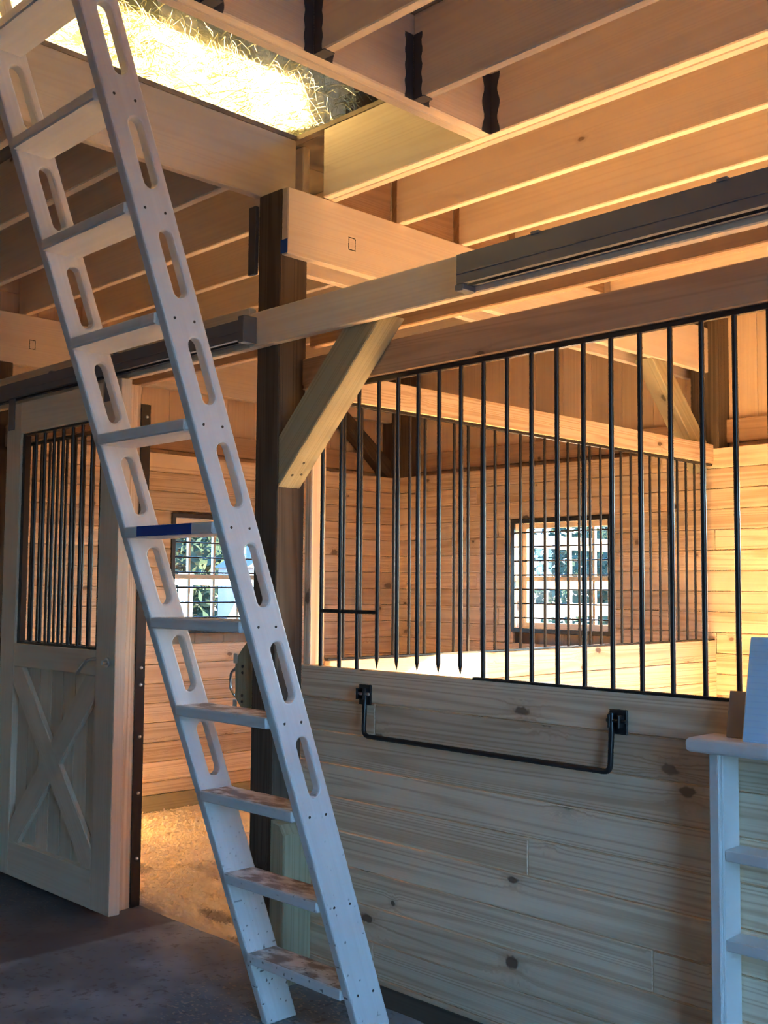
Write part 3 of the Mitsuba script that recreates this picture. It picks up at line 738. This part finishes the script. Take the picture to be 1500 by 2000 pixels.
# ---------------------------------------------------------------- bookcase and what stands on it
k = 'bookcase'
bx0, bx1, by0, by1 = -1.504, -.62, 2.716, 2.804
add_box(part(k, 'side'), (bx0, by0, 0), (bx0 + .030, by1, 1.049), 'm_painted', 'z', .003)
add_box(part(k, 'side'), (bx1 - .030, by0, 0), (bx1, by1, 1.049), 'm_painted', 'z', .003)
add_box(part(k, 'face_stile'), (bx0 - .004, by0 - .014, 0), (bx0 + .026, by0, 1.049), 'm_painted', 'z', .004)
add_box(part(k, 'face_stile'), (bx1 - .026, by0 - .014, 0), (bx1 + .004, by0, 1.049), 'm_painted', 'z', .004)
for z in (.295, .565, .797):
    add_box(part(k, 'shelf'), (bx0 + .030, by0 + .004, z - .030), (bx1 - .030, by1, z), 'm_painted', 'x', .003)
V, Fc = bevel_extrude(sbox(bx0 - .05, by0 - .05, bx1 + .05, by1), .040, .012, 3)
V[:, 2] += 1.070
add_mesh(part(k, 'top'), V, Fc, 'm_painted')
tag(k, 'narrow white-painted bookcase against the stall front planks', 'bookcase')
def lean(key, x0, x1, ybot, ytop, z0, hgt, th, mat, ch=.003):
    a = math.asin((ytop - ybot) / hgt)
    M = frame((0, ybot, z0), (1, 0, 0), (0, math.cos(a), -math.sin(a)), (0, math.sin(a), math.cos(a)))
    add_box(key, (x0, 0, 0), (x1, th, hgt), mat, 'x', ch, M)
lean(part('paper_pad', 'cover'), -1.405, -1.14, 2.690, 2.745, 1.091, .275, .012, 'm_pad')
lean(part('paper_pad', 'pages'), -1.412, -1.145, 2.7025, 2.7575, 1.091, .268, .008, 'm_white', .001)
tag('paper_pad', 'pale blue ruled pad leaning upright on the bookcase top', 'paper pad')
lean('card_panel', -1.475, -1.25, 2.735, 2.760, 1.091, .125, .012, 'm_card'); tag('card_panel', 'small grey-brown panel leaning behind the blue pad on the bookcase', 'panel')

# ---------------------------------------------------------------- bedding, hay
def bedding(key, x0, x1, y0, y1, label, chips, seed, flakes_box):
    def hz(X, Y):
        P = np.stack([X * 3.2, Y * 3.2, 0 * X], -1)
        e = np.clip((x1 - X) / .3, 0, 1) * np.clip((Y - y0) / .5, 0, 1)
        return -.01 + e * .05 + .075 * (meshkit.fbm(P, 4, seed) - .42) * np.clip((Y - y0) / .35, .15, 1) + .05 * np.clip((XW + .5 - X) / .5, 0, 1)
    V, Fc = quad_grid(x0, x1, y0, y1, 150, 180, hz)
    r = np.random.default_rng(seed)
    fx0, fx1, fy0, fy1 = flakes_box
    n = chips
    px, py = r.uniform(fx0, fx1, n), r.uniform(fy0, fy1, n)
    pz = hz(px, py) + r.uniform(.001, .010, n)
    L = r.uniform(.003, .010, n); w = r.uniform(.002, .005, n); th = r.uniform(0, 2 * math.pi, n)
    nx, ny = r.normal(0, .45, n), r.normal(0, .45, n)
    d = np.stack([np.cos(th), np.sin(th), -(nx * np.cos(th) + ny * np.sin(th))], 1); s = np.stack([-np.sin(th), np.cos(th), (nx * np.sin(th) - ny * np.cos(th))], 1)
    c = np.stack([px, py, pz], 1)
    Q = np.stack([c - d * L[:, None] - s * w[:, None], c + d * L[:, None] - s * w[:, None], c + d * L[:, None] + s * w[:, None], c - d * L[:, None] + s * w[:, None]], 1).reshape(-1, 3)
    i = np.arange(n)[:, None] * 4 + len(V)
    F2 = np.concatenate([i + [[0, 1, 2]], i + [[0, 2, 3]]])
    put(key, ply((np.vstack([V, Q]), np.vstack([Fc, F2])), 'm_shavings'))
    tag(key, label, 'bedding', kind='stuff')
bedding('wood_shavings', XW + .012, -3.296, 2.85, YB, 'bright wood shavings on the floor of the doorway stall', 70000, 3, (XW + .02, -3.6, 2.87, 5.2))
bedding('wood_shavings_001', XP + .006, .29, YF + .05, YB, 'wood shavings on the floor of the grille stall', 2000, 5, (-3.2, -1, 2.9, 5.5))

def hay(key, label, faces_fn, boxes, nstr, seed):
    r = np.random.default_rng(seed)
    Vs, Fs, UV = [], [], []
    base = 0
    for (x0, x1, y0, y1, z0, z1) in boxes:
        m = trimesh.creation.box(bounds=[[x0, y0, z0], [x1, y1, z1]])
        for _ in range(5): m = m.subdivide()
        v = np.array(m.vertices)
        nn = v - np.array([(x0 + x1) / 2, (y0 + y1) / 2, (z0 + z1) / 2]); nn[:, 2] *= 1.4
        nn /= np.linalg.norm(nn, axis=1, keepdims=True)
        v = v + nn * (.34 * (meshkit.fbm(v * 2.6, 4, seed) - .55))[:, None]
        v[:, 2] = np.maximum(v[:, 2], z0)
        m = trimesh.Trimesh(v, m.faces, process=False)
        Vs.append(v); Fs.append(np.array(m.faces) + base); UV.append(np.stack([np.floor(v[:, 1] * 8) + .5, v[:, 2]], 1)); base += len(v)
        keep = faces_fn(m.triangles_center, m.face_normals)
        w = m.area_faces * keep
        fi = r.choice(len(w), int(nstr * w.sum() / 4), p=w / w.sum())
        bc = r.dirichlet((1, 1, 1), len(fi))
        p = np.einsum('nk,nkj->nj', bc, m.triangles[fi]); nrm = m.face_normals[fi]
        n = len(p)
        d = r.normal(size=(n, 3)); d -= nrm * (d * nrm).sum(1, keepdims=True) * .55
        d /= np.linalg.norm(d, axis=1, keepdims=True)
        L = r.uniform(.05, .20, n)[:, None]; droop = np.array([0, 0, -1.0])
        side = np.cross(d, nrm); side /= np.maximum(np.linalg.norm(side, axis=1, keepdims=True), 1e-6)
        wd = r.uniform(.0010, .0028, n)[:, None]
        idc = r.integers(0, 500, n) + .5
        prev = None
        for s in range(4):
            t = s / 3
            c = p - nrm * .015 + d * L * t + nrm * (.03 * t * (1 - t) * 4 * r.uniform(0, 1, (n, 1))) + droop * (L * .35 * t * t)
            c[:, 2] = np.maximum(c[:, 2], ZD + .022)
            Vs += [c - side * wd * (1 - .6 * t), c + side * wd * (1 - .6 * t)]
            UV += [np.stack([idc, np.full(n, t)], 1)] * 2
            i = np.arange(n)
            cur = (base + i, base + n + i); base += 2 * n
            if prev is not None:
                Fs += [np.stack([prev[0], prev[1], cur[1]], 1), np.stack([prev[0], cur[1], cur[0]], 1)]
            prev = cur
    put(key, ply((np.vstack(Vs), np.vstack(Fs)), 'm_hay', uv=np.vstack(UV)))
    tag(key, label, 'hay', kind='stuff')
hay('loose_hay', 'loose hay heaped on the loft floor around the hatch, part of it in bright sun',
    lambda c, n: ((c[:, 0] > -4.1) & (c[:, 1] < 3.9) & (n[:, 2] > -.5)).astype(float),
    [(-5.3, -3.62, .2, 3.3, ZD + .02, 4.35), (-4.5, -3.25, 3.4, 4.6, ZD + .02, 3.62), (-5.0, -3.75, .4, 3.0, 4.1, 4.75)], 19000, 11)

# ---------------------------------------------------------------- outside the windows
def tree(x, y, h, r_, seed, label, cat='tree', n=2600):
    k = numbered('yard_tree')
    r = np.random.default_rng(seed)
    add_smooth(part(k, 'trunk'), trimesh.creation.cone(radius=.09 + h * .02, height=h * .75, sections=10, transform=trimesh.transformations.translation_matrix((x, y, -.15))), 'm_bark')
    cl = r.normal(size=(26, 3)) * [r_ * .5, r_ * .5, h * .2] + [x, y, h * .52]
    c = cl[r.integers(0, 26, n)] + r.normal(size=(n, 3)) * .3
    c[:, 2] = np.maximum(c[:, 2], .1)
    d = r.normal(size=(n, 3)); d /= np.linalg.norm(d, axis=1, keepdims=True)
    e = np.cross(d, r.normal(size=(n, 3))); e /= np.linalg.norm(e, axis=1, keepdims=True)
    s = r.uniform(.06, .14, n)[:, None]
    Q = np.stack([c - d * s, c + e * s * .5, c + d * s, c - e * s * .5], 1).reshape(-1, 3)
    i = np.arange(n)[:, None] * 4
    put(part(k, 'foliage'), ply((Q, np.concatenate([i + [[0, 1, 2]], i + [[0, 2, 3]]])), 'm_leaf'))
    labels[k + '__foliage'] = {'kind': 'stuff'}
    tag(k, label, cat)
tree(-14.6, 9.9, 4.8, 1.3, 1, 'leafy tree outside the window beside the ladder', n=7000)
tree(-18.5, 14.2, 6.0, 1.6, 2, 'leafy tree farther off, beyond the shed in the end wall window', n=7000)
tree(-17.5, 2.0, 3.6, 1.3, 3, 'bushy tree outside the end wall, behind the sliding door')
tree(-10.6, 16.5, 3.6, 1.3, 4, 'low tree in the yard outside the back window', n=4500)
tree(-13.5, 20.0, 4.6, 1.8, 5, 'rounder tree in the yard behind the back window')
k = numbered('yard_shed')
add_box(part(k, 'wall'), (-12.3, 8.9, -.15), (-11.7, 10.6, 1.75), 'm_shedwall', 'z')
V = np.array([(-12.35, 8.85, 1.75), (-11.6, 8.85, 1.75), (-11.6, 10.65, 1.75), (-12.35, 10.65, 1.75), (-12.35, 9.75, 2.25), (-11.6, 9.75, 2.25)])
add_mesh(part(k, 'roof'), V, np.array([[0, 1, 5], [0, 5, 4], [2, 3, 4], [2, 4, 5], [1, 2, 5], [3, 0, 4], [0, 3, 2], [0, 2, 1]]), 'm_shingle', (1, 0, 0))
add_box(part(k, 'door'), (-11.702, 9.4, -.1), (-11.67, 10.1, 1.6), 'm_weathered', 'z')
tag(k, 'narrow pale shed in the yard outside the end wall window', 'shed')
k = numbered('yard_rail')
for y in (4.2, 5.7, 6.8):
    add_box(part(k, 'fence_post'), (-8.5, y, -.15), (-8.4, y + .1, 1.62), 'm_white', 'z')
add_box(part(k, 'fence_rail'), (-8.4, 4.0, 1.50), (-8.36, 6.9, 1.58), 'm_white', 'y')
tag(k, 'white post and rail fence outside the end wall window', 'fence')
k = numbered('yard_pole')
add_smooth(k, cyl((-8.22, 5.3, -.15), (-8.30, 6.40, 1.56), .045, 12), 'm_white'); tag(k, 'white pole leaning on the fence outside the end wall window', 'pole')
